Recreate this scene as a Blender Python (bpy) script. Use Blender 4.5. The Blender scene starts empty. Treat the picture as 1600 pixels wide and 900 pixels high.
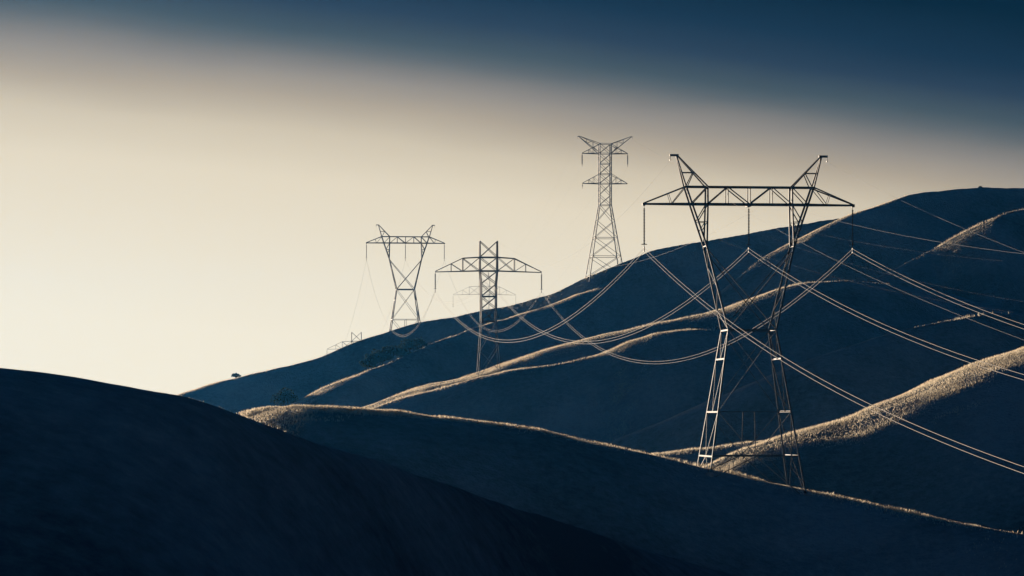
import bpy, bmesh, math, random
import numpy as np
from mathutils import Vector, Matrix

random.seed(7)
rng = np.random.default_rng(7)
scene = bpy.context.scene
col = scene.collection

# ------------------------------------------------------------------ camera
F = 4537.0            # focal length in pixels of a 1600 px wide picture
HOR = 650.0           # picture row of the true horizon
cam_d = bpy.data.cameras.new('camera')
cam_d.sensor_width = 36.0
cam_d.lens = 36.0 * F / 1600.0
cam_d.shift_y = (HOR - 450.0) / 1600.0
cam_d.clip_start = 0.5
cam_d.clip_end = 20000
cam = bpy.data.objects.new('camera', cam_d)
cam.location = (0, 0, 0)
cam.rotation_euler = (math.radians(90), 0, 0)
col.objects.link(cam)
scene.camera = cam

# ------------------------------------------------------------------ sky
SUN_AZ = math.radians(-28.0)     # left of the view
SUN_EL = math.radians(5.6)
world = bpy.data.worlds.new('World')
scene.world = world
world.use_nodes = True
nt = world.node_tree
nt.nodes.clear()
N, L = nt.nodes.new, nt.links.new


def wmath(op, a, b=None, clamp=False):
    n = N('ShaderNodeMath'); n.operation = op; n.use_clamp = clamp
    for i, v in enumerate((a, b)):
        if v is None: continue
        if isinstance(v, (int, float)): n.inputs[i].default_value = v
        else: L(v, n.inputs[i])
    return n.outputs[0]


tc = N('ShaderNodeTexCoord')
sep = N('ShaderNodeSeparateXYZ'); L(tc.outputs['Generated'], sep.inputs[0])
el = wmath('ARCSINE', sep.outputs[2])
rot_x = wmath('SUBTRACT', wmath('MULTIPLY', sep.outputs[0], math.cos(SUN_AZ)), wmath('MULTIPLY', sep.outputs[1], math.sin(SUN_AZ)))
rot_y = wmath('ADD', wmath('MULTIPLY', sep.outputs[0], math.sin(SUN_AZ)), wmath('MULTIPLY', sep.outputs[1], math.cos(SUN_AZ)))
az = wmath('ARCTAN2', rot_x, rot_y)
DEG = 180 / math.pi
azd = wmath('MULTIPLY', az, DEG)
q = wmath('ADD', wmath('MULTIPLY', el, DEG), wmath('MULTIPLY', wmath('MULTIPLY', azd, azd), 0.0022))
nz = N('ShaderNodeTexNoise'); nz.inputs['Scale'].default_value = 9.0; nz.inputs['Detail'].default_value = 4.0
mp = N('ShaderNodeMapping'); mp.inputs['Scale'].default_value = (1, 1, 5); L(tc.outputs['Generated'], mp.inputs[0]); L(mp.outputs[0], nz.inputs['Vector'])
q = wmath('ADD', q, wmath('MULTIPLY', wmath('SUBTRACT', nz.outputs[0], 0.5), 0.35))
ramp = N('ShaderNodeValToRGB')
L(wmath('DIVIDE', q, 20.0), ramp.inputs[0])


def srgb(r, g, b):
    f = lambda c: (c / 255 / 12.92) if c <= 10.3 else ((c / 255 + 0.055) / 1.055) ** 2.4
    return (f(r), f(g), f(b), 1)


stops = [(0.0, (249, 236, 207)), (2.8, (246, 232, 203)), (5.9, (229, 214, 186)), (6.8, (209, 194, 168)), (7.45, (177, 163, 142)), (7.95, (147, 139, 129)), (8.53, (95, 100, 102)),
         (8.8, (71, 84, 91)), (9.35, (43, 60, 79)), (9.95, (22, 45, 67)), (10.9, (3, 29, 48)), (13.0, (2, 30, 54)), (20.0, (2, 34, 66))]
el_ = ramp.color_ramp.elements
while len(el_) > 1: el_.remove(el_[-1])
el_[0].position = 0; el_[0].color = srgb(*stops[0][1])
for p_, c_ in stops[1:]:
    e = el_.new(p_ / 20.0); e.color = srgb(*c_)
sky = N('ShaderNodeTexSky'); sky.sky_type = 'NISHITA'; sky.sun_disc = False
sky.sun_elevation = SUN_EL; sky.sun_rotation = SUN_AZ % (2 * math.pi)
bg1 = N('ShaderNodeBackground'); L(ramp.outputs[0], bg1.inputs[0]); bg1.inputs[1].default_value = 0.617
bg2 = N('ShaderNodeBackground'); L(sky.outputs[0], bg2.inputs[0]); bg2.inputs[1].default_value = 0.0002
addw = N('ShaderNodeAddShader'); L(bg1.outputs[0], addw.inputs[0]); L(bg2.outputs[0], addw.inputs[1])
wo = N('ShaderNodeOutputWorld'); L(addw.outputs[0], wo.inputs[0])

# ------------------------------------------------------------------ sun
sun_d = bpy.data.lights.new('sun', 'SUN')
sun_d.energy = 5.0
sun_d.angle = math.radians(0.5)
sun_d.color = (1.0, 0.80, 0.60)
sun = bpy.data.objects.new('sun', sun_d)
to_sun = Vector((math.sin(SUN_AZ) * math.cos(SUN_EL), math.cos(SUN_AZ) * math.cos(SUN_EL), math.sin(SUN_EL)))
sun.rotation_euler = to_sun.to_track_quat('Z', 'Y').to_euler()
col.objects.link(sun)

scene.render.engine = 'CYCLES'
scene.render.resolution_x, scene.render.resolution_y = 1024, 576
vs = scene.view_settings
vs.view_transform = 'Standard'; vs.look = 'None'; vs.exposure = 0.7; vs.gamma = 1.0; vs.use_curve_mapping = False


# ------------------------------------------------------------------ materials
def new_mat(name):
    m = bpy.data.materials.new(name); m.use_nodes = True
    t = m.node_tree; t.nodes.clear()
    return m, t, t.nodes.new, t.links.new


def mat_ground():
    m, t, n, l = new_mat('dry_grass_ground')
    geo = n('ShaderNodeNewGeometry')
    a = n('ShaderNodeTexNoise'); a.inputs['Scale'].default_value = 0.035; a.inputs['Detail'].default_value = 5
    b = n('ShaderNodeTexNoise'); b.inputs['Scale'].default_value = 0.9; b.inputs['Detail'].default_value = 6; b.inputs['Roughness'].default_value = 0.7
    for x in (a, b): l(geo.outputs['Position'], x.inputs['Vector'])
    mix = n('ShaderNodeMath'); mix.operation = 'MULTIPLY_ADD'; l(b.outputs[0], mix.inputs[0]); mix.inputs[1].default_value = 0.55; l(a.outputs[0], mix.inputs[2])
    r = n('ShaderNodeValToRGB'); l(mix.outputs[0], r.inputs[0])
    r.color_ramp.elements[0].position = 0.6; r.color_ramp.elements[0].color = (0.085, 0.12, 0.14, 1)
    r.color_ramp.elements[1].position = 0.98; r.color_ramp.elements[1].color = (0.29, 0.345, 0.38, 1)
    c = n('ShaderNodeTexNoise'); c.inputs['Scale'].default_value = 2.2; c.inputs['Detail'].default_value = 5; l(geo.outputs['Position'], c.inputs['Vector'])
    bp = n('ShaderNodeBump'); bp.inputs['Strength'].default_value = 0.8; bp.inputs['Distance'].default_value = 0.35; l(c.outputs[0], bp.inputs['Height'])
    d = n('ShaderNodeBsdfDiffuse'); l(r.outputs[0], d.inputs['Color']); l(bp.outputs[0], d.inputs['Normal']); d.inputs['Roughness'].default_value = 1.0
    o = n('ShaderNodeOutputMaterial'); l(d.outputs[0], o.inputs[0])
    return m


def mat_grass():
    m, t, n, l = new_mat('dry_grass_blades')
    geo = n('ShaderNodeNewGeometry')
    a = n('ShaderNodeTexNoise'); a.inputs['Scale'].default_value = 0.5; l(geo.outputs['Position'], a.inputs['Vector'])
    r = n('ShaderNodeValToRGB'); l(a.outputs[0], r.inputs[0])
    r.color_ramp.elements[0].position = 0.3; r.color_ramp.elements[0].color = (0.70, 0.60, 0.44, 1)
    r.color_ramp.elements[1].position = 0.7; r.color_ramp.elements[1].color = (0.88, 0.79, 0.62, 1)
    d = n('ShaderNodeBsdfDiffuse'); l(r.outputs[0], d.inputs['Color'])
    tr = n('ShaderNodeBsdfTranslucent'); l(r.outputs[0], tr.inputs['Color'])
    mx = n('ShaderNodeMixShader'); mx.inputs[0].default_value = 0.55; l(d.outputs[0], mx.inputs[1]); l(tr.outputs[0], mx.inputs[2])
    o = n('ShaderNodeOutputMaterial'); l(mx.outputs[0], o.inputs[0])
    return m


def mat_metal(name, c, metallic, rough, var=0.25):
    m, t, n, l = new_mat(name)
    geo = n('ShaderNodeNewGeometry')
    a = n('ShaderNodeTexNoise'); a.inputs['Scale'].default_value = 1.3; a.inputs['Detail'].default_value = 4; l(geo.outputs['Position'], a.inputs['Vector'])
    r = n('ShaderNodeValToRGB'); l(a.outputs[0], r.inputs[0])
    r.color_ramp.elements[0].position = 0.3; r.color_ramp.elements[0].color = tuple(v * (1 - var) for v in c) + (1,)
    r.color_ramp.elements[1].position = 0.7; r.color_ramp.elements[1].color = tuple(v * (1 + var) for v in c) + (1,)
    p = n('ShaderNodeBsdfPrincipled'); l(r.outputs[0], p.inputs['Base Color'])
    p.inputs['Specular IOR Level'].default_value = 0.25; p.inputs['Metallic'].default_value = metallic; p.inputs['Roughness'].default_value = rough
    o = n('ShaderNodeOutputMaterial'); l(p.outputs[0], o.inputs[0])
    return m


def mat_leaf(name, lo, hi, trans):
    m, t, n, l = new_mat(name)
    geo = n('ShaderNodeNewGeometry')
    a = n('ShaderNodeTexNoise'); a.inputs['Scale'].default_value = 0.8; l(geo.outputs['Position'], a.inputs['Vector'])
    r = n('ShaderNodeValToRGB'); l(a.outputs[0], r.inputs[0])
    r.color_ramp.elements[0].position = 0.35; r.color_ramp.elements[0].color = lo + (1,)
    r.color_ramp.elements[1].position = 0.65; r.color_ramp.elements[1].color = hi + (1,)
    d = n('ShaderNodeBsdfDiffuse'); l(r.outputs[0], d.inputs['Color'])
    tr = n('ShaderNodeBsdfTranslucent'); l(r.outputs[0], tr.inputs['Color'])
    mx = n('ShaderNodeMixShader'); mx.inputs[0].default_value = trans; l(d.outputs[0], mx.inputs[1]); l(tr.outputs[0], mx.inputs[2])
    o = n('ShaderNodeOutputMaterial'); l(mx.outputs[0], o.inputs[0])
    return m


M_GROUND = mat_ground()
M_GRASS = mat_grass()
M_STEEL = mat_metal('galvanised_steel', (0.08, 0.078, 0.08), 0.0, 0.65)
M_WIRE = mat_metal('aluminium_wire', (0.34, 0.31, 0.27), 0.0, 0.7, 0.05)
M_EARTH = mat_metal('steel_earth_wire', (0.2, 0.2, 0.2), 0.0, 0.65, 0.05)
M_INS = mat_metal('porcelain', (0.10, 0.07, 0.05), 0.0, 0.3, 0.1)
M_CONC = mat_metal('concrete', (0.30, 0.29, 0.28), 0.0, 0.9)
M_LEAF = mat_leaf('oak_leaves', (0.035, 0.045, 0.025), (0.07, 0.085, 0.045), 0.2)
M_BARK = mat_leaf('bark', (0.05, 0.04, 0.03), (0.10, 0.085, 0.07), 0.0)
M_POST = mat_leaf('weathered_post', (0.08, 0.07, 0.06), (0.15, 0.13, 0.11), 0.0)


def tag(o, label=None, cat=None, group=None, kind=None):
    if label: o['label'] = label
    if cat: o['category'] = cat
    if group: o['group'] = group
    if kind: o['kind'] = kind
    return o


# ------------------------------------------------------------------ terrain
# every ridge: crest control points (picture column, picture row, distance in metres),
# front slope, back slope, rounding of the crest in metres
RIDGES = dict(
    foreground=dict(p=[(-1400, 640, 150), (-700, 566, 130), (-300, 556, 118), (-100, 562, 116.7), (0, 572, 116), (60, 578, 116.6), (120, 586, 117.2), (200, 600, 118), (285, 619, 119.8), (340, 636, 121), (385, 651, 122.8), (440, 671, 125), (500, 691, 128), (600, 722, 135), (700, 758, 144), (850, 810, 158), (1000, 858, 170), (1200, 912, 182), (1600, 990, 195), (2200, 1080, 205)],
                    sf=.42, sb=.5, w=[(0,6),(1600,6)],
                    cover=[(0,1),(1,1)]),
    tower_knoll=dict(p=[(200, 720, 354), (300, 675, 348.5), (345, 655, 346), (384, 647, 343), (420, 641, 340), (480, 638, 335), (552, 642, 334.1), (600, 645, 334.8), (660, 651, 335.9), (720, 656, 337), (780, 663, 337.3), (840, 673, 337.6), (900, 685, 337.9), (960, 698, 338.3), (1022, 712, 338.6), (1097, 732, 339), (1135, 741, 339.4), (1194, 755, 340), (1239, 766, 338.8), (1266, 772, 338), (1325, 783, 336), (1385, 795, 334), (1462, 812, 329.6), (1507, 821, 327), (1587, 831, 322.4), (1700, 842, 316), (1900, 865, 308.6), (2400, 960, 290)],
                     sf=.5, sb=.4, w=[(380,22),(560,11),(1600,8)],
                    cover=[(380,1),(840,1),(1000,.6),(1100,.45),(1260,.6),(1330,1),(1400,.7),(1460,.4),(1520,.15),(1600,.03)]),
    right_spur=dict(p=[(950, 800, 419), (1040, 757, 422), (1103, 730, 424.1), (1124, 719, 424.7), (1145, 709, 425.4), (1180, 696, 426.4), (1210, 686, 427.3), (1250, 675, 428.5), (1300, 661, 430), (1337, 649, 431.1), (1362, 636, 431.9), (1400, 620, 433), (1437, 604, 434.1), (1500, 577, 436), (1550, 560, 437.5), (1600, 545, 439), (1700, 515, 442), (1850, 485, 447.4), (2200, 470, 460)],
                    sf=.66, sb=.45, w=[(1100,22),(1300,28),(1600,25)],
                    cover=[(1100,1),(1600,1)]),
    rear_spur=dict(p=[(860, 748, 478), (960, 724, 482), (1019, 711, 486), (1060, 705, 488), (1099, 700, 489), (1135, 695, 490), (1177, 689, 491), (1210, 687, 492), (1280, 690, 494), (1400, 705, 498), (1600, 740, 500)],
                   sf=.52, sb=.45, w=[(1019,12),(1300,7)],
                    cover=[(1019,1),(1099,.7),(1180,.3),(1250,0)]),
    tower_crest=dict(p=[(400, 700, 660), (500, 662, 662.5), (557, 641, 664), (585, 631, 664.5), (630, 614, 665.3), (675, 601, 666.2), (720, 593, 667), (749, 585, 667.2), (787, 569, 667.5), (805, 563, 667.7), (850, 549, 668), (884, 539, 668), (920, 528, 668), (960, 518, 668), (1020, 506, 666.3), (1098, 492, 664.1), (1136, 481, 662.7), (1170, 468, 661.5), (1220, 450, 659.7), (1260, 441, 659.2), (1320, 438, 660), (1356, 441, 661.8), (1400, 446, 664), (1460, 456, 667), (1560, 480, 672), (1700, 520, 676)],
                     sf=.66, sb=.4, w=[(557,46),(700,34),(800,15),(1180,9),(1400,5)],
                    cover=[(500,1),(800,1),(850,.5),(890,.6),(960,.7),(1010,.5),(1100,.6),(1140,.9),(1220,.7),(1250,.3),(1320,.12),(1380,.06),(1420,0)]),
    lower_crest=dict(p=[(400, 705, 644), (500, 668, 643.4), (557, 648, 643), (630, 620, 642.1), (720, 598, 641), (760, 586, 640.5), (788, 580, 640.1), (830, 574, 640.9), (849, 571, 641.5), (880, 566, 642.5), (930, 556, 644), (954, 548, 644), (980, 535, 643.5), (1020, 521, 643), (1060, 515.5, 643), (1100, 516, 644.5), (1140, 520, 646), (1200, 528, 647), (1260, 531, 648), (1340, 532, 650), (1420, 538, 651.5), (1600, 575, 655)],
                     sf=.66, sb=.3, w=[(740,5),(970,9),(1000,9),(1300,4)],
                    cover=[(740,.4),(790,1),(840,.35),(870,.08),(915,.1),(935,.8),(1000,.8),(1050,.4),(1090,.12),(1140,.03),(1240,.06),(1300,.08),(1360,0)]),
    second_crest=dict(p=[(330, 735, 752), (400, 670, 753.6), (440, 641, 754.5), (463, 629, 755), (480, 619, 755.4), (510, 603, 756.1), (546, 591, 757), (576, 578, 766.3), (600, 570, 773.7), (640, 553, 786), (670, 539, 795.3), (708, 526, 807), (740, 513, 816.9), (776, 501, 828), (810, 493, 838), (840, 483, 840.4), (880, 468, 843.4), (916, 455, 846), (960, 445, 848), (1000, 437, 848.6), (1028, 432, 849), (1080, 426, 849), (1150, 420, 849), (1300, 440, 845.1), (1500, 480, 840)],
                      sf=.7, sb=.3, w=[(463,24),(540,18),(660,3),(860,16),(920,14),(1030,4)],
                    cover=[(440,1),(545,.9),(575,.25),(640,.03),(664,.15),(708,.12),(740,.03),(776,.3),(810,.8),(890,.8),(916,.5),(940,.25),(1000,.2),(1030,.1),(1060,0)]),
    skyline=dict(p=[(-600, 860, 900), (0, 715, 905), (180, 650, 908), (278, 618, 910), (330, 601, 911), (366, 592, 912), (404, 582, 913), (450, 571, 914), (500, 557, 915), (540, 540, 916), (580, 525, 916), (610, 516, 915), (660, 503, 912), (710, 494, 905),
                    (750, 487, 897), (790, 480, 888), (830, 469, 878), (870, 456, 868), (900, 441, 861), (920, 432, 858), (940, 423, 855), (960, 415, 852), (1000, 401, 852), (1016, 392, 854), (1063, 383, 860), (1135, 370, 872),
                    (1170, 364, 878), (1218, 356, 886), (1265, 350, 892), (1313, 341, 898), (1400, 332, 905), (1600, 320, 915), (2000, 330, 930)],
                 sf=.7, sb=.35, w=[(278,8),(500,3),(1300,2)],
                    cover=[(278,.7),(404,.5),(440,.1),(480,.2),(540,.25),(570,.05),(900,.05),(920,.15),(960,.1),(1000,.02),(1300,0)]),
    right_hill=dict(p=[(950, 580, 740), (1050, 510, 756.7), (1130, 455, 770), (1190, 404, 780), (1200, 397, 780.5), (1225, 386, 781.6), (1250, 374, 782.7), (1287, 355, 784.4), (1322, 340, 786), (1375, 320, 792.5), (1412, 306, 797), (1437, 301, 800), (1487, 295, 803.7), (1535, 294, 807.2), (1562, 296, 809.2), (1600, 295, 812), (1750, 290, 818.3), (2000, 300, 828.9), (2500, 360, 850)],
                    sf=.7, sb=.4, w=[(1200,12),(1320,10),(1600,2)],
                    cover=[(1150,0),(1195,.05),(1215,.7),(1320,.8),(1380,.3),(1410,.05),(1440,0)]),
    upper_spur=dict(p=[(1200, 545, 676), (1280, 487, 685.8), (1330, 456, 692), (1360, 441, 697), (1400, 420, 703.8), (1440, 397, 710.5), (1467, 384, 715), (1480, 375, 714.9), (1507, 360, 714.6), (1531, 348, 714.3), (1561, 334, 714), (1583, 328, 718.5), (1610, 326, 722.9), (1700, 330, 731.3), (1900, 350, 750)],
                    sf=.72, sb=.3, w=[(1330,3),(1510,9),(1700,3)],
                    cover=[(1400,0),(1455,.03),(1470,.4),(1560,.22),(1570,.1),(1600,.04)]),
    small_spur=dict(p=[(1280, 556, 548), (1350, 533, 556), (1410, 516, 562), (1450, 508, 566), (1480, 502, 569), (1510, 495, 571), (1540, 490.5, 573), (1570, 488.5, 575), (1600, 489, 577), (1700, 492, 582), (1900, 510, 590)],
                    sf=.66, sb=.4, w=[(1410,5),(1490,10),(1600,4)],
                    cover=[(1420,0),(1470,.03),(1500,.06),(1560,.02),(1600,.01)]),
)
UG = np.arange(-4000, 4001, 2.0)
for r in RIDGES.values():
    p = np.array(r['p'], float)
    z = (HOR - p[:, 1]) / F * p[:, 2]
    uu = p[:, 0]
    zi = np.interp(UG, uu, z); yi = np.interp(UG, uu, p[:, 2])
    # beyond the ends the crest sinks away
    k = 0.05 * 1.0
    zi = zi - np.clip(uu[0] - UG, 0, None) * k - np.clip(UG - uu[-1], 0, None) * k
    g = np.exp(-0.5 * (np.arange(-14, 15) / 5.0) ** 2); g /= g.sum()
    pad = lambda a: np.concatenate([np.full(14, a[0]), a, np.full(14, a[-1])])
    wp = np.array(r['w'], float)
    wi = np.interp(UG, wp[:, 0], wp[:, 1])
    g2 = np.exp(-0.5 * (np.arange(-90, 91) / 35.0) ** 2); g2 /= g2.sum()
    r['w'] = np.convolve(np.concatenate([np.full(90, wi[0]), wi, np.full(90, wi[-1])]), g2, 'valid')
    cp = np.array(r['cover'], float)
    r['cover'] = np.interp(UG, cp[:, 0], cp[:, 1])
    r['z'] = np.convolve(pad(zi), g, 'valid'); r['y'] = np.convolve(pad(yi), g, 'valid')

LAT = rng.random((64, 257, 257)).astype(np.float32) if False else rng.random((257, 257))


def vnoise(x, y):
    xi = np.floor(x).astype(int); yi = np.floor(y).astype(int)
    fx = x - xi; fy = y - yi
    fx = fx * fx * fx * (fx * (fx * 6 - 15) + 10); fy = fy * fy * fy * (fy * (fy * 6 - 15) + 10)
    a = LAT[xi % 257, yi % 257]; b = LAT[(xi + 1) % 257, yi % 257]; c = LAT[xi % 257, (yi + 1) % 257]; d = LAT[(xi + 1) % 257, (yi + 1) % 257]
    return (a * (1 - fx) + b * fx) * (1 - fy) + (c * (1 - fx) + d * fx) * fy - 0.5


FLOOR = -34.0


def height(x, y, detail=True, want_w=False):
    x = np.asarray(x, float); y = np.asarray(y, float)
    ys = np.maximum(y, 40.0)
    u = np.clip(800 + F * x / ys, -3990, 3990)
    H = FLOOR + 4 * vnoise(x / 90 + 9, y / 90 + 3)
    # the rise the photographer stands on
    cam_hill = -2.0 - 0.13 * np.sqrt(x * x * 0.3 + np.where(y > 0, y, y * 0.4) ** 2 + 4)
    H = np.maximum(H, cam_hill)
    warp = 6.0 * vnoise(x / 38 + 40, y / 60 + 17) + 2.6 * vnoise(x / 15, y / 22 + 80)
    K = 1.1
    W = np.zeros_like(H); D = np.full_like(H, 1e3)
    for r in RIDGES.values():
        zc = np.interp(u, UG, r['z']); yc = np.interp(u, UG, r['y'])
        d = y - yc
        dd = d + warp * np.clip(np.abs(d) / 25.0, 0, 1)
        w = np.interp(u, UG, r['w'])
        s = np.where(d < 0, r['sf'], r['sb'])
        h = zc - s * (np.sqrt(dd * dd + w * w) - w)
        W = np.where(h > H, np.interp(u, UG, r['cover']), W); D = np.where(h > H, d, D)
        m = np.maximum(H, h)
        H = m + K * np.exp(-np.abs(H - h) / K) * 0.35
    if detail:
        fade = np.clip(y / 150, 0.3, 1)
        H = H + 2.4 * np.clip((np.abs(D) - 8) / 20, 0, 1) * np.clip((y - 200) / 200, 0, 1) * (vnoise(x / 26 + 7, y / 48 + 2) + 0.5 * vnoise(x / 12 + 1, y / 20 + 9))
        H = H + fade * (0.55 * np.clip((y - 150) / 350, 0, 1) * vnoise(x / 23 + 5, y / 23 + 60) + 0.40 * vnoise(x / 10, y / 10) + 0.22 * vnoise(x / 4.1 + 31, y / 4.1 + 11))
    return (H, W, D) if want_w else H


def ground_z(x, y):
    return float(height(np.array([x]), np.array([y]))[0])


def mesh_np(name, verts, faces, mat, smooth=False):
    me = bpy.data.meshes.new(name)
    n = len(verts); k = faces.shape[1]; f = len(faces)
    me.vertices.add(n); me.vertices.foreach_set('co', np.ascontiguousarray(verts, np.float32).ravel())
    me.loops.add(f * k); me.loops.foreach_set('vertex_index', np.ascontiguousarray(faces, np.int32).ravel())
    me.polygons.add(f)
    me.polygons.foreach_set('loop_start', np.arange(0, f * k, k, dtype=np.int32))
    try: me.polygons.foreach_set('loop_total', np.full(f, k, np.int32))
    except Exception: pass
    me.update(calc_edges=True)
    if smooth: me.polygons.foreach_set('use_smooth', np.ones(f, bool))
    me.materials.append(mat)
    me.validate()
    return me


def link(o, parent=None):
    col.objects.link(o)
    if parent is not None: o.parent = parent
    return o


APEX = 100.0
tin = np.concatenate([np.linspace(-0.6, -0.185, 60, endpoint=False), np.linspace(-0.185, 0.185, 760), np.linspace(0.185, 0.6, 61)[1:]])
rows = np.concatenate([np.arange(-80, 84, 5.0), np.arange(84, 150, 0.9), np.arange(150, 300, 1.5), np.arange(300, 345, 0.8), np.arange(345, 500, 1.3), np.arange(500, 935, 1.6),
                       np.arange(935, 1300, 8.0), np.arange(1300, 1750, 50.0)])
TT, YY = np.meshgrid(tin, rows)
# columns fan out so that near ground is finer than far ground
XX = TT * (np.maximum(YY, -80) + APEX)
ZZ = height(XX, YY)
nr, nc = TT.shape
idx = np.arange(nr * nc).reshape(nr, nc)
faces = np.stack([idx[:-1, :-1], idx[:-1, 1:], idx[1:, 1:], idx[1:, :-1]], -1).reshape(-1, 4)
me = mesh_np('hills', np.stack([XX, YY, ZZ], -1).reshape(-1, 3), faces, M_GROUND, True)
hills = link(bpy.data.objects.new('hills', me))
tag(hills, kind='structure')
# the plain the hills rise from
bm = bmesh.new()
bmesh.ops.create_circle(bm, cap_ends=True, radius=1900, segments=96)
me = bpy.data.meshes.new('ground'); bm.to_mesh(me); bm.free(); me.materials.append(M_GROUND)
g = link(bpy.data.objects.new('ground', me)); g.location = (0, 0, FLOOR - 5); tag(g, kind='structure')

# ------------------------------------------------------------------ grass on the crests
su = np.arange(-30, 1632, 2.0)
sy = np.concatenate([np.arange(96, 160, 0.5), np.arange(160, 300, 2.0), np.arange(300, 345, 0.5), np.arange(345, 935, 1.0)])
SU, SY = np.meshgrid(su, sy)
SX = (SU - 800) / F * SY
SZ, SW, SD = height(SX, SY, False, True)
ang = SZ / SY
runmax = np.maximum.accumulate(ang, axis=0)
vis = ang >= runmax - 2.0 / F
eps = 0.6
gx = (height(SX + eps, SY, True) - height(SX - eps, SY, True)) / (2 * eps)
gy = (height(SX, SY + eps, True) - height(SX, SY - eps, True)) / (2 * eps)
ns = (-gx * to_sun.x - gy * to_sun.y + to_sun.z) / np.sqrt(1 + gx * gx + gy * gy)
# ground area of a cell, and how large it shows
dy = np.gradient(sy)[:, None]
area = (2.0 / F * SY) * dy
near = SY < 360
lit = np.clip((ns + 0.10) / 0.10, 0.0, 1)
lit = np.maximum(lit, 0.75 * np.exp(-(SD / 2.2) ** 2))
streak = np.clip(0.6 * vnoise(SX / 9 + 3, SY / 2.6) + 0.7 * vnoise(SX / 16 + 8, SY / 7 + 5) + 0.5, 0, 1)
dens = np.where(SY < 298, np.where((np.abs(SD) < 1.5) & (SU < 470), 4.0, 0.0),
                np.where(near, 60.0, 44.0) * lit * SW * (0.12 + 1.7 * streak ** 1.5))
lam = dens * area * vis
tot = lam.sum(); CAP = 1000000
lam *= min(1.0, CAP / tot)
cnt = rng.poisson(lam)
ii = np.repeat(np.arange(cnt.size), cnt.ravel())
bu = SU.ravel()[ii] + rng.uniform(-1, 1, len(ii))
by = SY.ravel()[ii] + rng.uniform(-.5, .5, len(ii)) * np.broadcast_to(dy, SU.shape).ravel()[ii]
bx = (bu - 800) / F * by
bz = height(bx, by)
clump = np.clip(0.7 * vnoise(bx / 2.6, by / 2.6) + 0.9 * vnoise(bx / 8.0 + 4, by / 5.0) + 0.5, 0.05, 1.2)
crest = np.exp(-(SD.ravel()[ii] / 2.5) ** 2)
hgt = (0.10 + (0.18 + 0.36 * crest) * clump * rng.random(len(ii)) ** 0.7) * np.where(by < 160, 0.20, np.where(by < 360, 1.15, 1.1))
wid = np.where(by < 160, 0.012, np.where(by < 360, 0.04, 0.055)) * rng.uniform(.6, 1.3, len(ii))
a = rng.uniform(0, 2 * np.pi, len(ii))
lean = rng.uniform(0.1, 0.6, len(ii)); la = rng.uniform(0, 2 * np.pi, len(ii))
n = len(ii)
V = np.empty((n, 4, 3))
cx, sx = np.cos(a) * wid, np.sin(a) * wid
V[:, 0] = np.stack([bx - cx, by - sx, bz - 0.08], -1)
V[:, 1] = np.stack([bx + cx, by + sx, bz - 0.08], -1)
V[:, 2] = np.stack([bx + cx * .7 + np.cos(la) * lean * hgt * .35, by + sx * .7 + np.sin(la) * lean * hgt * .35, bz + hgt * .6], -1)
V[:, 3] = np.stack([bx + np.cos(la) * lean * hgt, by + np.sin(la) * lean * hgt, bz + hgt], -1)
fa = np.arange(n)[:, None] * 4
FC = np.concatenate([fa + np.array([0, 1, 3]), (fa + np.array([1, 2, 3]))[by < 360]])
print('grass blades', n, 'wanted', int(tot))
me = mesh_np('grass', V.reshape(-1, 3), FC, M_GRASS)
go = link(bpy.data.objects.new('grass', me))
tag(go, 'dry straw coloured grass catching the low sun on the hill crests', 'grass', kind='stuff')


# ------------------------------------------------------------------ lattice members
def angle_bar(bm, a, b, s, inward=None):
    """a rolled steel angle (L section) from a to b, legs s wide"""
    a, b = Vector(a), Vector(b)
    d = (b - a)
    if d.length < 1e-4: return
    d.normalize()
    ref = Vector(inward) if inward is not None else Vector((0, -1, 0))
    n1 = ref - d * ref.dot(d)
    if n1.length < 0.05:
        ref = Vector((1, 0, 0)); n1 = ref - d * ref.dot(d)
    n1.normalize(); n2 = d.cross(n1)
    t = s * 0.16
    prof = [(0, 0), (s, 0), (s, t), (t, t), (t, s), (0, s)]
    o = -s * 0.35
    ra = [bm.verts.new(a + n1 * (x + o) + n2 * (y + o)) for x, y in prof]
    rb = [bm.verts.new(b + n1 * (x + o) + n2 * (y + o)) for x, y in prof]
    for i in range(6):
        j = (i + 1) % 6
        bm.faces.new((ra[i], ra[j], rb[j], rb[i]))
    bm.faces.new(ra[::-1]); bm.faces.new(rb)


def bars(name, segs, parent, mat=None, inward=None):
    """one part made of the bars in segs: (a, b, size)"""
    bm = bmesh.new()
    for a, b, s in segs: angle_bar(bm, a, b, s, inward)
    bmesh.ops.recalc_face_normals(bm, faces=bm.faces)
    me = bpy.data.meshes.new(name); bm.to_mesh(me); bm.free()
    me.materials.append(mat or M_STEEL)
    return link(bpy.data.objects.new(name, me), parent)


def lathe(bm, prof, seg, base=Vector((0, 0, 0))):
    rings = []
    for r_, z_ in prof:
        rings.append([bm.verts.new(base + Vector((r_ * math.cos(2 * math.pi * i / seg), r_ * math.sin(2 * math.pi * i / seg), z_))) for i in range(seg)])
    for q0, q1 in zip(rings, rings[1:]):
        for i in range(seg):
            j = (i + 1) % seg
            bm.faces.new((q0[i], q0[j], q1[j], q1[i]))
    bm.faces.new(rings[0]); bm.faces.new(rings[-1][::-1])


def box(bm, c, sx, sy_, sz):
    m = Matrix.Translation(Vector(c)) @ Matrix.Diagonal((sx, sy_, sz, 1))
    bmesh.ops.create_cube(bm, size=1, matrix=m)


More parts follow.
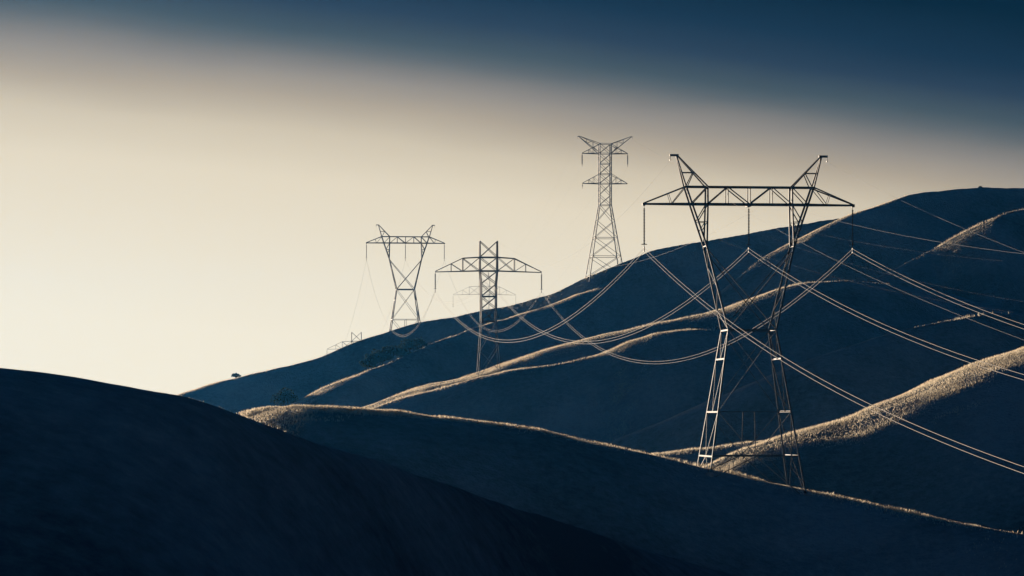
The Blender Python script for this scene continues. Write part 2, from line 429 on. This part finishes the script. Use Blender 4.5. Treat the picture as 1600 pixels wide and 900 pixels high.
def insulator(parent, x, z, length, fat=1.0, twin=True):
    """string of porcelain discs with a yoke and clamps at the bottom"""
    bm = bmesh.new()
    nd = max(8, int((length - 0.9) / 0.17))
    prof = [(0.03 * fat, 0.0), (0.03 * fat, -0.35)]
    zz = -0.35; step = (length - 0.9) / nd
    for i in range(nd):
        prof += [(0.05 * fat, zz), (0.135 * fat, zz - step * .55), (0.05 * fat, zz - step * .75)]
        zz -= step
    prof += [(0.03 * fat, zz), (0.03 * fat, -length + 0.1)]
    lathe(bm, prof, 8)
    bmesh.ops.recalc_face_normals(bm, faces=bm.faces)
    me = bpy.data.meshes.new('insulator_string'); bm.to_mesh(me); bm.free(); me.materials.append(M_INS)
    o = link(bpy.data.objects.new('insulator_string', me), parent); o.location = (x, 0, z)
    bm = bmesh.new()
    box(bm, (0, 0, -length - 0.02), 0.12, 0.1, 0.62 if twin else 0.2)
    for s_ in ((-.21, .21) if twin else (0,)):
        box(bm, (0, 0, -length - 0.06 + s_), 0.10, 0.5, 0.12)
    if twin:
        lathe(bm, [(0.34, -length + 0.52), (0.37, -length + 0.55), (0.34, -length + 0.58)], 12)
    bmesh.ops.recalc_face_normals(bm, faces=bm.faces)
    me = bpy.data.meshes.new('clamp_yoke'); bm.to_mesh(me); bm.free(); me.materials.append(M_STEEL)
    link(bpy.data.objects.new('clamp_yoke', me), o)
    return o


def lerp(a, b, t): return tuple(a[i] + (b[i] - a[i]) * t for i in range(3))


def thing(name, loc, rz, label, cat, group=None):
    o = bpy.data.objects.new(name, None); o.empty_display_size = 1
    o.location = loc; o.rotation_euler = (0, 0, rz)
    col.objects.link(o)
    tag(o, label, cat, group)
    return o


def to_world(root, p):
    c, s = math.cos(root.rotation_euler[2]), math.sin(root.rotation_euler[2])
    return (root.location[0] + p[0] * c - p[1] * s, root.location[1] + p[0] * s + p[1] * c, root.location[2] + p[2])


def drop_to_ground(root, a, b, extra=0.4, limit=60):
    """follow the line a->b beyond b until it enters the ground"""
    d = Vector(b) - Vector(a); d.normalize()
    s = 0.0; p = Vector(a)
    best = None
    while s < limit:
        p = Vector(a) + d * s
        w = to_world(root, p)
        if w[2] < ground_z(w[0], w[1]) - extra: break
        s += 0.25
    return tuple(p)


# ---- the waisted towers: two V necks carrying a flat box truss and two earth wire horns
def waisted_tower(loc, yaw, label, fat=1.0):
    """loc is where the arm's underside crosses the tower axis minus 24.73 m"""
    T = thing('transmission_tower', loc, yaw, label, 'pylon', 'lattice transmission towers')
    zb, zt, zp, zm, zw, z1, zl1, zl2 = 24.73, 26.75, 30.43, 19.86, 10.04, 6.67, 0.5, -4.65
    S = fat
    hw = lambda z: 2.85 + (zw - z) * 0.152
    hd = lambda z: 2.3 + (zw - z) * 0.150
    corner = lambda sx, sy_, z: (sx * hw(z), sy_ * hd(z), z)
    feet = {}
    for sx in (-1, 1):
        for sy_ in (-1, 1):
            a = corner(sx, sy_, zw)
            f = drop_to_ground(T, a, corner(sx, sy_, zl2))
            feet[sx, sy_] = f
            bars('leg', [(a, f, .21 * S)], T, inward=(-sx, 0, 0))
            bm = bmesh.new(); lathe(bm, [(.45, -.6), (.45, .3), (.38, .42)], 10, Vector(f) + Vector((0, 0, .4)))
            bmesh.ops.recalc_face_normals(bm, faces=bm.faces)
            me = bpy.data.meshes.new('footing'); bm.to_mesh(me); bm.free(); me.materials.append(M_CONC)
            link(bpy.data.objects.new('footing', me), T)
            m = (sx * 5.2, sy_ * 1.15, zm)
            bars('upper_leg', [(a, m, .20 * S)], T, inward=(-sx, 0, 0))
            ob = (sx * 6.89, sy_ * 0.95, zb); ot = (sx * 7.57, sy_ * 0.85, zt)
            ib = (sx * 4.98, sy_ * 0.95, zb); it = (sx * 4.98, sy_ * 0.85, zt)
            bars('neck_post', [(m, ob, .21 * S), (ob, ot, .21 * S)], T, inward=(-sx, 0, 0))
            bars('neck_post', [((sx * 5.12, sy_ * 1.15, zm + .1), ib, .18 * S), (ib, it, .18 * S)], T, inward=(sx, 0, 0))
            # bracing inside the V
            k1, k2 = lerp(ob, m, .42), lerp(ib, m, .42)
            k3, k4 = lerp(ob, m, .66), lerp(ib, m, .66)
            for p, q_, s_ in ((ib, k1, .11), (k1, k2, .08), (k2, k3, .08)):
                bars('brace', [(p, q_, s_ * S)], T)
    # side faces
    for sx in (-1, 1):
        pts = [[corner(sx, s_, z) for s_ in (-1, 1)] for z in (zw, z1, zl1, zl2)] + [[feet[sx, -1], feet[sx, 1]]]
        for lv in pts[:4]:
            bars('strut', [(lv[0], lv[1], .18 * S)], T, inward=(-sx, 0, 0))
        for i in range(len(pts) - 1):
            mid = lerp(pts[i + 1][0], pts[i + 1][1], .5)
            if i == 3: mid = lerp(pts[i][0], pts[i][1], .5); tgt = pts[i + 1]
            else: tgt = pts[i]
            for k in (0, 1):
                bars('brace', [(mid, tgt[k], .085 * S)], T, inward=(-sx, 0, 0))
        m = [(sx * 5.2, s_ * 1.15, zm) for s_ in (-1, 1)]
        a = [corner(sx, s_, zw) for s_ in (-1, 1)]
        bars('strut', [(m[0], m[1], .12 * S)], T, inward=(-sx, 0, 0))
        for i in range(4):
            t0, t1 = i / 4, (i + 1) / 4
            bars('brace', [(lerp(a[i % 2], m[i % 2], t0), lerp(a[1 - i % 2], m[1 - i % 2], t1), .075 * S)], T, inward=(-sx, 0, 0))
    # front and back faces
    for s_ in (-1, 1):
        A = {(sx, z): corner(sx, s_, z) for sx in (-1, 1) for z in (zw, z1, zl1, zl2)}
        for z in (zw, zl1, zl2):
            bars('strut', [(A[-1, z], A[1, z], (.17 if z != zl1 else .1) * S)], T, inward=(0, -s_, 0))
        for sx in (-1, 1):
            mtop = (sx * 5.2, s_ * 1.15, zm - .3)
            bars('brace', [(mtop, A[-sx, zw], .11 * S)], T, inward=(0, -s_, 0))
            bars('brace', [(A[sx, zw], A[-sx, zl1], .07 * S)], T, inward=(0, -s_, 0))
            c1 = lerp(A[-1, zl1], A[1, zl1], .5); c2 = lerp(A[-1, zl2], A[1, zl2], .5)
            bars('brace', [(A[sx, zl1], c2, .08 * S)], T, inward=(0, -s_, 0))
            bars('brace', [(c2, feet[sx, s_], .10 * S)], T, inward=(0, -s_, 0))
            bars('brace', [(lerp(A[sx, zl2], c2, .4), lerp(A[sx, zl2], feet[sx, s_], .6), .07 * S)], T, inward=(0, -s_, 0))
        bars('hanger', [(c1, c2, .10 * S)], T, inward=(-1, 0, 0))
    # small plan bracing at the waist
    bars('brace', [(corner(-1, -1, zw), corner(1, 1, zw), .09 * S)], T, inward=(0, 0, 1))
    bars('brace', [(corner(-1, 1, zw), corner(1, -1, zw), .09 * S)], T, inward=(0, 0, 1))
    # crossarm: box truss
    tip = 12.37
    ch = []
    for s_ in (-1, 1):
        ch += [((-6.89, s_ * .95, zb), (6.89, s_ * .95, zb), .21 * S), ((-7.57, s_ * .85, zt), (7.57, s_ * .85, zt), .17 * S)]
        for sx in (-1, 1):
            ch += [((sx * 6.89, s_ * .95, zb), (sx * tip, s_ * .12, zb - .02), .21 * S), ((sx * 7.57, s_ * .85, zt), (sx * tip, s_ * .12, zb + .1), .16 * S)]
    arm = bars('crossarm', ch, T, inward=(0, 0, 1))
    for args in (((-tip - .05, 0, zb - .02), .34, .4, .34), ((tip + .05, 0, zb - .02), .34, .4, .34), ((0, 0, zb - .12), .4, 2.0, .2)):
        bm = bmesh.new(); box(bm, *args)
        me = bpy.data.meshes.new('hanger_plate'); bm.to_mesh(me); bm.free(); me.materials.append(M_STEEL)
        link(bpy.data.objects.new('hanger_plate', me), arm)
    for s_ in (-1, 1):
        B = lambda x: (x, s_ * .95, zb); U = lambda x: (x, s_ * .85, zt)
        mem = [(B(0), U(0), .12)]
        for sx in (-1, 1):
            mem += [(B(sx * 2.62), U(sx * 2.62), .11), (B(sx * 4.98), U(sx * 2.62), .12), (U(sx * 2.62), B(0), .12), (B(sx * 6.89), U(sx * 4.98), .12)]
            bq = lerp((sx * 6.89, s_ * .95, zb), (sx * tip, s_ * .12, zb), .42)
            tq = lerp((sx * 7.57, s_ * .85, zt), (sx * tip, s_ * .12, zb + .1), .42)
            mem += [(bq, U(sx * 7.57), .09), (bq, tq, .07)]
        for a, b, s in mem: bars('brace', [(a, b, s * S)], arm)
    for i, x in enumerate((-6.89, -4.98, -2.62, 0, 2.62, 4.98, 6.89)):
        bars('strut', [((x, -.95, zb), (x, .95, zb), .09 * S)], arm, inward=(0, 0, 1))
    # horns for the earth wires
    for sx in (-1, 1):
        tp = (sx * 8.62, 0, zp)
        seg = []
        for s_ in (-1, 1):
            seg += [((sx * 7.57, s_ * .85, zt), (sx * 8.62, s_ * .08, zp), .19 * S), ((sx * 4.98, s_ * .85, zt), (sx * 8.5, s_ * .08, zp), .17 * S)]
        horn = bars('earth_wire_horn', seg, T)
        bm = bmesh.new(); box(bm, (sx * 8.85, 0, zp + .03), 1.05, .3, .24)
        me = bpy.data.meshes.new('horn_cap'); bm.to_mesh(me); bm.free(); me.materials.append(M_STEEL)
        link(bpy.data.objects.new('horn_cap', me), horn)
        bm = bmesh.new(); box(bm, (sx * 9.3, 0, zp - .25), .07, .07, .5); box(bm, (sx * 9.3, 0, zp - .55), .1, .5, .14)
        me = bpy.data.meshes.new('earth_wire_clamp'); bm.to_mesh(me); bm.free(); me.materials.append(M_STEEL)
        link(bpy.data.objects.new('earth_wire_clamp', me), horn)
        for s_ in (-1, 1):
            o1 = lerp((sx * 7.57, s_ * .85, zt), (sx * 8.62, s_ * .08, zp), .46)
            i1 = lerp((sx * 4.98, s_ * .85, zt), (sx * 8.5, s_ * .08, zp), .46)
            bars('brace', [(o1, i1, .08 * S)], horn)
            bars('brace', [(i1, (sx * 7.4, s_ * .85, zt), .10 * S)], horn)
    L_ = 5.1
    for x in (-tip, 0, tip): insulator(T, x, zb - .15, L_, 1.0 * max(1, S * .9))
    T['att'] = [-tip, 0, tip]
    return T, {'phase': [(x, 0, zb - .15 - L_ - .06) for x in (-tip, 0, tip)], 'earth': [(-9.3, 0, zp - .6), (9.3, 0, zp - .6)]}


# ---- the single mast towers with one wide flat arm
def mast_tower(loc, yaw, label, fat=1.0):
    T = thing('transmission_tower', loc, yaw, label, 'pylon', 'lattice transmission towers')
    S = fat
    zp, zt, zb = 40.3, 36.6, 33.5
    lv = [33.5, 30.6, 27.7, 24.9, 22.0]
    h = lambda z: 2.02 if z >= 33.5 else (1.72 if z < 30 else 1.72 + (z - 30) / 3.5 * .3)
    tip, bend = 12.15, 5.9
    feet = {}
    for sx in (-1, 1):
        for sy_ in (-1, 1):
            pts = [(sx * 2.02, sy_ * .9, zp), (sx * 2.02, sy_ * 1.3, zt), (sx * 2.02, sy_ * 1.5, zb), (sx * 1.75, sy_ * 1.6, lv[1]), (sx * 1.72, sy_ * 1.65, lv[-1])]
            f = drop_to_ground(T, pts[-1], (sx * 2.6, sy_ * 2.6, 8.0))
            feet[sx, sy_] = f
            bars('mast_leg', [(a, b, .25 * S) for a, b in zip(pts, pts[1:])], T, inward=(-sx, 0, 0))
            bars('leg', [(pts[-1], f, .12 * S)], T, inward=(-sx, 0, 0))
    for s_ in (-1, 1):
        P = lambda sx, z, d: (sx * (2.02 if z >= zb else (1.75 if z >= lv[1] - .01 else 1.72)), s_ * d, z)
        dep = {zp: .9, zt: 1.3, zb: 1.5, lv[1]: 1.6, lv[2]: 1.62, lv[3]: 1.64, lv[4]: 1.65}
        zs = [zp, zt, zb] + lv[1:]
        for z0, z1 in zip(zs, zs[1:]):
            for sx in (-1, 1):
                bars('brace', [(P(sx, z0, dep[z0]), P(-sx, z1, dep[z1]), .12 * S)], T, inward=(0, -s_, 0))
        for z in (zt, zb, lv[2], lv[4]):
            bars('strut', [(P(-1, z, dep[z]), P(1, z, dep[z]), .17 * S)], T, inward=(0, -s_, 0))
        for sx in (-1, 1):
            a = P(sx, lv[4], 1.65)
            bars('brace', [(a, lerp(P(-sx, lv[4], 1.65), feet[-sx, s_], .5), .09 * S)], T, inward=(0, -s_, 0))
            bars('brace', [(lerp(a, feet[sx, s_], .5), lerp(P(-sx, lv[4], 1.65), feet[-sx, s_], .97), .08 * S)], T, inward=(0, -s_, 0))
    for sx in (-1, 1):
        for z0, z1 in zip([zb] + lv[1:], lv[1:]):
            bars('brace', [((sx * 1.8, -1.6, z0), (sx * 1.72, 1.6, z1), .08 * S)], T, inward=(-sx, 0, 0))
    ch = []
    for s_ in (-1, 1):
        ch += [((-2.02, s_ * 1.5, zb), (2.02, s_ * 1.5, zb), .16 * S)]
        for sx in (-1, 1):
            ch += [((sx * 2.02, s_ * 1.5, zb), (sx * tip, s_ * .12, zb - .3), .16 * S), ((sx * 2.02, s_ * 1.3, zt), (sx * bend, s_ * .9, zt - .25), .15 * S),
                   ((sx * bend, s_ * .9, zt - .25), (sx * tip, s_ * .12, zb - .15), .14 * S)]
    arm = bars('crossarm', ch, T, inward=(0, 0, 1))
    for s_ in (-1, 1):
        for sx in (-1, 1):
            bb = lerp((sx * 2.02, s_ * 1.5, zb), (sx * tip, s_ * .12, zb - .3), (bend - 2.02) / (tip - 2.02))
            tb = (sx * bend, s_ * .9, zt - .25)
            kq = lerp(tb, (sx * tip, s_ * .12, zb - .15), .42)
            kb = lerp((sx * 2.02, s_ * 1.5, zb), (sx * tip, s_ * .12, zb - .3), (abs(kq[0]) - 2.02) / (tip - 2.02))
            for a, b, w_ in ((bb, tb, .14), (bb, (sx * 2.02, s_ * 1.3, zt), .11), (tb, (sx * 2.02, s_ * 1.5, zb), .11), (kq, kb, .08), (kq, bb, .09)):
                bars('brace', [(a, b, w_ * S)], arm)
    L_ = 4.3
    for sx in (-1, 1): insulator(T, sx * tip, zb - .35, L_, 1.25 * S)
    insulator(T, 0, zb - .1, 1.6, 1.1 * S)
    return T, {'phase': [(-tip, 0, zb - .35 - L_ - .06), (0, 0, zb - 1.8), (tip, 0, zb - .35 - L_ - .06)], 'earth': [(-2.3, 0, zp - .2), (2.3, 0, zp - .2)]}


# ---- the tall tower with horns and two pairs of arms
def horned_tower(loc, yaw, label, fat=1.0):
    T = thing('transmission_tower', loc, yaw, label, 'pylon', 'lattice transmission towers')
    S = fat
    zs = [80.6, 77.7, 74.7, 71.6, 68.8, 65.4, 62.4, 57.6, 52.7, 47.2, 41.2]
    def hw(z): return 1.75 if z >= 62.4 else 1.75 + (62.4 - z) * 0.160
    corner = lambda sx, sy_, z: (sx * hw(z), sy_ * hw(z), z)
    feet = {}
    for sx in (-1, 1):
        for sy_ in (-1, 1):
            f = drop_to_ground(T, corner(sx, sy_, 62.4), corner(sx, sy_, 41.2))
            feet[sx, sy_] = f
            bars('mast_leg', [(corner(sx, sy_, 80.6), corner(sx, sy_, 62.4), .24 * S)], T, inward=(-sx, 0, 0))
            bars('leg', [(corner(sx, sy_, 62.4), f, .24 * S)], T, inward=(-sx, 0, 0))
    faces_ = [((-1, -1), (1, -1)), ((-1, 1), (1, 1)), ((-1, -1), (-1, 1)), ((1, -1), (1, 1))]
    for fi, (p, q_) in enumerate(faces_):
        inw = (0, 1, 0) if fi == 0 else (0, -1, 0) if fi == 1 else (1, 0, 0) if fi == 2 else (-1, 0, 0)
        k = 1.0 if fi < 2 else .65
        for z0, z1 in zip(zs, zs[1:]):
            bars('brace', [(corner(*p, z0), corner(*q_, z1), .10 * S * k)], T, inward=inw)
            bars('brace', [(corner(*q_, z0), corner(*p, z1), .10 * S * k)], T, inward=inw)
        for z in (80.6, 77.7, 74.7, 71.6, 68.8, 62.4, 52.7, 47.2, 41.2):
            bars('strut', [(corner(*p, z), corner(*q_, z), .12 * S * k)], T, inward=inw)
    att_p, att_e = [], []
    for sx in (-1, 1):
        for zb_, zt_, tp, drop in ((77.7, 80.4, 6.8, 3.6), (68.8, 71.6, 6.7, 0.0)):
            seg = []
            for s_ in (-1, 1):
                seg += [((sx * 1.75, s_ * 1.75, zb_), (sx * tp, s_ * .1, zb_), .17 * S), ((sx * 1.75, s_ * 1.75, zt_), (sx * tp, s_ * .1, zb_ + .12), .12 * S)]
            arm = bars('crossarm', seg, T, inward=(0, 0, 1))
            for s_ in (-1, 1):
                b0, b1 = (sx * 1.75, s_ * 1.75, zb_), (sx * tp, s_ * .1, zb_)
                t0, t1 = (sx * 1.75, s_ * 1.75, zt_), (sx * tp, s_ * .1, zb_ + .12)
                for a, b in (((.0, 0), (.33, 1)), ((.33, 1), (.33, 0)), ((.33, 0), (.62, 1)), ((.62, 1), (.62, 0))):
                    pa = lerp(t0, t1, a[0]) if a[1] else lerp(b0, b1, a[0])
                    pb = lerp(t0, t1, b[0]) if b[1] else lerp(b0, b1, b[0])
                    bars('brace', [(pa, pb, .07 * S)], arm)
            if drop:
                insulator(T, sx * tp, zb_ - .1, drop, 1.5 * S, twin=False)
                att_p.append((sx * tp, 0, zb_ - .16 - drop))
            elif sx < 0:
                insulator(T, sx * tp, zb_ - .1, 1.3, 1.3 * S, twin=False)
        seg = []
        for s_ in (-1, 1):
            seg += [((sx * 1.75, s_ * 1.75, 80.6), (sx * 7.75, s_ * .08, 82.85), .13 * S), ((sx * 1.75, s_ * 1.75, 77.8), (sx * 7.85, s_ * .08, 82.7), .16 * S)]
        horn = bars('earth_wire_horn', seg, T)
        for s_ in (-1, 1):
            t0, t1 = (sx * 1.75, s_ * 1.75, 80.6), (sx * 7.75, s_ * .08, 82.85)
            b0, b1 = (sx * 1.75, s_ * 1.75, 77.8), (sx * 7.85, s_ * .08, 82.7)
            for a, b in ((0, .3), (.3, .3), (.35, .6), (.62, .62)):
                bars('brace', [(lerp(t0, t1, a), lerp(b0, b1, b), .07 * S)], horn)
        bm = bmesh.new(); box(bm, (sx * 8.0, 0, 82.75), .5, .22, .18); box(bm, (sx * 8.15, 0, 82.35), .08, .08, .7)
        me = bpy.data.meshes.new('earth_wire_clamp'); bm.to_mesh(me); bm.free(); me.materials.append(M_STEEL)
        link(bpy.data.objects.new('earth_wire_clamp', me), horn)
        att_e.append((sx * 8.15, 0, 82.0))
    return T, {'phase': att_p, 'earth': att_e}


def wx(u, y): return (u - 800) / F * y
def wz(v, y): return (HOR - v) / F * y


YAW = math.radians(5.9)
T_near, A_near = waisted_tower((wx(1170, 340), 340, 0.0), YAW, 'large near waisted lattice tower standing on the knoll, right of the picture')
T_mast, A_mast = mast_tower((wx(763.3, 661), 661, -0.5), YAW, 'single mast tower with a wide flat arm, mid slope', 1.15)
yH = 921.0
T_far, A_far = waisted_tower((wx(633.5, yH), yH, wz(380, yH) - 24.73), YAW, 'small waisted lattice tower standing on the skyline left of the single mast tower', 1.3)
yP = 1198.0
T_peek, A_peek = mast_tower((wx(557, yP), yP, wz(546, yP) - 33.2), YAW, 'tower top just showing over the skyline, lowest and leftmost of all', 0.8)
yQ = 1120.0
T_thin, A_thin = mast_tower((wx(757, yQ), yQ, wz(461, yQ) - 33.2), YAW, 'faint far arm of a tower seen behind the single mast tower', 0.38)
yC = 860.0
T_horn, A_horn = horned_tower((wx(945.2, yC), yC, 0.0), math.radians(6.0), 'tall slender tower with two spread horns on the skyline, highest in the picture', 1.15)


# ------------------------------------------------------------------ wires
def tube(name, pts, rad, mat, parent=None, seg=6):
    P = np.array(pts, float); n = len(P)
    tg = np.gradient(P, axis=0); tg /= np.linalg.norm(tg, axis=1)[:, None]
    up = np.array([0, 0, 1.0])
    n1 = np.cross(tg, up); n1 /= np.linalg.norm(n1, axis=1)[:, None]
    n2 = np.cross(n1, tg)
    a = np.arange(seg) * 2 * np.pi / seg
    V = P[:, None, :] + rad * (np.cos(a)[None, :, None] * n1[:, None, :] + np.sin(a)[None, :, None] * n2[:, None, :])
    i = np.arange(n - 1)[:, None] * seg; j = np.arange(seg)[None, :]; jn = (j + 1) % seg
    Fc = np.stack([i + j, i + jn, i + seg + jn, i + seg + j], -1).reshape(-1, 4)
    me = mesh_np(name, V.reshape(-1, 3), Fc, mat, True)
    return link(bpy.data.objects.new(name, me), parent)


def span(name, a, b, sag, rad, mat, label, group, nseg=70):
    a, b = np.array(a), np.array(b)
    s = np.linspace(0, 1, nseg)[:, None]
    P = a + (b - a) * s; P[:, 2] -= (4 * sag * s * (1 - s))[:, 0]
    o = tube(name, P, rad, mat)
    tag(o, label, 'cable', group)
    return o


def off(p, dx):
    c, s = math.cos(YAW), math.sin(YAW)
    return (p[0] + dx * c, p[1] + dx * s, p[2])


PH = ['left', 'middle', 'right']
def bundle(Ta, Aa, Tb, Ab, sags, esag, text, r, re, ends=None):
    for i in range(3):
        a = to_world(Ta, Aa['phase'][i]); b = ends['phase'][i] if ends else to_world(Tb, Ab['phase'][i])
        for k, dz in enumerate((.21, -.21)):
            span('power_cable', (a[0], a[1], a[2] + dz), (b[0], b[1], b[2] + dz), sags[i], r, M_WIRE,
                 '%s wire of %s twin %s' % (('upper', 'lower')[k], PH[i], text), 'twin conductor wires')
    for i in range(2):
        a = to_world(Ta, Aa['earth'][i]); b = ends['earth'][i] if ends else to_world(Tb, Ab['earth'][i])
        span('earth_wire', a, b, esag[i], re, M_EARTH, '%s thin earth wire %s' % (('left', 'right')[i], text), 'thin earth wires')


bundle(T_near, A_near, T_mast, A_mast, (11.0, 12.6, 14.6), (9.0, 9.0), 'slung from the large near tower to the mast tower', .022, .010)
bundle(T_mast, A_mast, T_far, A_far, (16.4, 9.0, 15.0), (9.0, 9.0), 'slung from the mast tower to the small waisted tower', .019, .007)
bundle(T_far, A_far, T_peek, A_peek, (10.0, 10.0, 10.0), (8.0, 8.0), 'dropping behind the skyline from the small waisted tower', .012, .007)
# towards a tower out of view on the right
dirx, diry = math.sin(YAW), -math.cos(YAW)
SP = 330.0
def end_for(p, z): return (p[0] + dirx * SP, p[1] + diry * SP, z)
def fit_end(T, loc, sag, u, v):
    """height of the far end so that the sagging wire passes the sight line (u, v)"""
    p = to_world(T, loc)
    best = None
    t = (u - 800) / F
    s = (t * p[1] - p[0]) / (dirx - t * diry)
    y = p[1] + diry * s; z = wz(v, y); q_ = s / SP
    return end_for(p, (z + 4 * sag * q_ * (1 - q_) - p[2]) / q_ + p[2])
ends = {'phase': [fit_end(T_near, A_near['phase'][0], 11, 1598, 734), fit_end(T_near, A_near['phase'][1], 11, 1598, 589), fit_end(T_near, A_near['phase'][2], 11, 1598, 510)],
        'earth': [fit_end(T_near, A_near['earth'][0], 7, 1590, 640), fit_end(T_near, A_near['earth'][1], 7, 1598, 394)]}
print('ends', ends)
ends['earth'][0] = (ends['earth'][0][0], ends['earth'][0][1], ends['earth'][1][2])
bundle(T_near, A_near, None, None, (11, 11, 11), (7, 7), 'leaving the large near tower towards the right edge', .019, .006, ends)
# the horned tower's own line
for i in range(2):
    side = ('left', 'right')[i]
    for kind in ('phase', 'earth'):
        p = to_world(T_horn, A_horn[kind][i])
        what = 'hair-thin conductor' if kind == 'phase' else 'hair-thin earth wire'
        tgt = to_world(T_thin, (A_thin['phase'][0 if i == 0 else 2] if kind == 'phase' else A_thin['earth'][i]))
        span('horned_tower_wire', p, tgt, 9.0, .009, M_EARTH, '%s from the %s side of the horned tower down to the left' % (what, side), 'wires of the horned tower')
        e = (p[0] + .146 * 400, p[1] - 400, p[2] - 57.5)
        span('horned_tower_wire', p, e, 6.3, .014 if (kind, i) == ('earth', 1) else .003, M_EARTH, '%s from the %s side of the horned tower away to the right' % (what, side), 'wires of the horned tower')


# ------------------------------------------------------------------ trees and shrubs
def tree(name, x, y, h, rx, label, group=None, seed=0, leaves=900, trunk_h=.35, size=.34, cat='tree'):
    R = random.Random(seed)
    z = ground_z(x, y)
    T = thing(name, (x, y, z - .15), R.uniform(0, 6), label, cat, group)
    bm = bmesh.new()
    def limb(a, b, r0, r1, n=6):
        a, b = Vector(a), Vector(b); d = (b - a).normalized()
        n1 = d.orthogonal().normalized(); n2 = d.cross(n1)
        r = []
        for p, rr in ((a, r0), (b, r1)):
            r.append([bm.verts.new(p + (n1 * math.cos(2 * math.pi * i / n) + n2 * math.sin(2 * math.pi * i / n)) * rr) for i in range(n)])
        for i in range(n): bm.faces.new((r[0][i], r[0][(i + 1) % n], r[1][(i + 1) % n], r[1][i]))
        bm.faces.new(r[1])
    top = (R.uniform(-.3, .3), R.uniform(-.3, .3), h * trunk_h)
    limb((0, 0, 0), top, h * .045, h * .035)
    lobes = []
    for i in range(7):
        a = i / 7 * 6.283 + R.uniform(-.3, .3); rr = rx * R.uniform(.35, .72); zz = h * R.uniform(.48, .82)
        if i == 6: rr = 0; zz = h * .84
        e = (math.cos(a) * rr, math.sin(a) * rr, zz)
        limb(top, e, h * .025, h * .008)
        lobes.append((Vector(e), rx * R.uniform(.32, .52)))
    me = bpy.data.meshes.new('trunk'); bm.to_mesh(me); bm.free(); me.materials.append(M_BARK)
    link(bpy.data.objects.new('trunk', me), T)
    V, Fc = [], []
    for _ in range(leaves):
        c, r = R.choice(lobes)
        d = Vector((R.gauss(0, 1), R.gauss(0, 1), R.gauss(0, 1))).normalized()
        p = c + Vector((d.x * r, d.y * r, d.z * r * .75)) * (R.random() ** .35)
        p.z = max(p.z, .15)
        n1 = Vector((R.gauss(0, 1), R.gauss(0, 1), R.gauss(0, .6))).normalized(); n2 = n1.orthogonal().normalized()
        s = size * R.uniform(.6, 1.4)
        k = len(V)
        V += [p - n1 * s, p + n2 * s * .6, p + n1 * s, p - n2 * s * .6]; Fc.append((k, k + 1, k + 2, k + 3))
    me = mesh_np('crown', np.array([tuple(v) for v in V]), np.array(Fc), M_LEAF)
    link(bpy.data.objects.new('crown', me), T)
    return T


grove = [(585, 4.4, 3.2, 3), (597, 4.8, 3.6, 5), (612, 4.6, 3.4, 4), (626, 4.0, 3.4, 6), (640, 4.4, 3.4, 4), (655, 3.8, 3.0, 6), (574, 3.2, 2.6, 3)]
names = ['dark oak second from the left in the grove on the left slope', 'dark oak third from the left in the grove on the left slope', 'dark oak in the middle of the grove on the left slope', 'dark oak just right of the middle of the grove on the left slope',
         'dark oak second from the right in the grove on the left slope', 'rightmost dark oak of the grove on the left slope', 'smallest oak at the left end of the grove on the left slope']
for i, (u, h, rx, back) in enumerate(grove):
    y = float(np.interp(u, UG, RIDGES['second_crest']['y'])) + back
    tree('oak_tree', wx(u, y), y, h, rx, names[i], 'oaks of the hillside grove', seed=i, leaves=800)
tree('oak_tree', wx(446, 760), 760, 5.2, 4.4, 'broad dark oak low between the two left slopes, above the lit grass', None, seed=31, leaves=1100)
tree('shrub', wx(369, 912), 912, 1.6, 1.5, 'tiny dark shrub alone on the left skyline', None, seed=41, leaves=300, trunk_h=.2, size=.25, cat='shrub')
tree('shrub', wx(1532, 808), 808, .45, .6, 'tiny shrub on the top of the right hill', None, seed=42, leaves=200, trunk_h=.2, size=.22, cat='shrub')

# ------------------------------------------------------------------ haze
bm = bmesh.new()
bmesh.ops.create_cube(bm, size=1)
me = bpy.data.meshes.new('haze'); bm.to_mesh(me); bm.free()
hz = link(bpy.data.objects.new('haze', me))
zlo, zhi = FLOOR - 7, 92.0
hz.scale = (3840, 3840, zhi - zlo); hz.location = (0, 0, (zhi + zlo) / 2)
m, t, n_, l_ = new_mat('haze')
pv = n_('ShaderNodeVolumePrincipled')
pv.inputs['Color'].default_value = (0.035, 0.38, 1.0, 1)
pv.inputs['Density'].default_value = 0.000034
pv.inputs['Anisotropy'].default_value = 0.6
o_ = n_('ShaderNodeOutputMaterial'); l_(pv.outputs[0], o_.inputs['Volume'])
me.materials.append(m)
tag(hz, kind='stuff')
hz['label'] = 'thin evening haze lying over the hills'
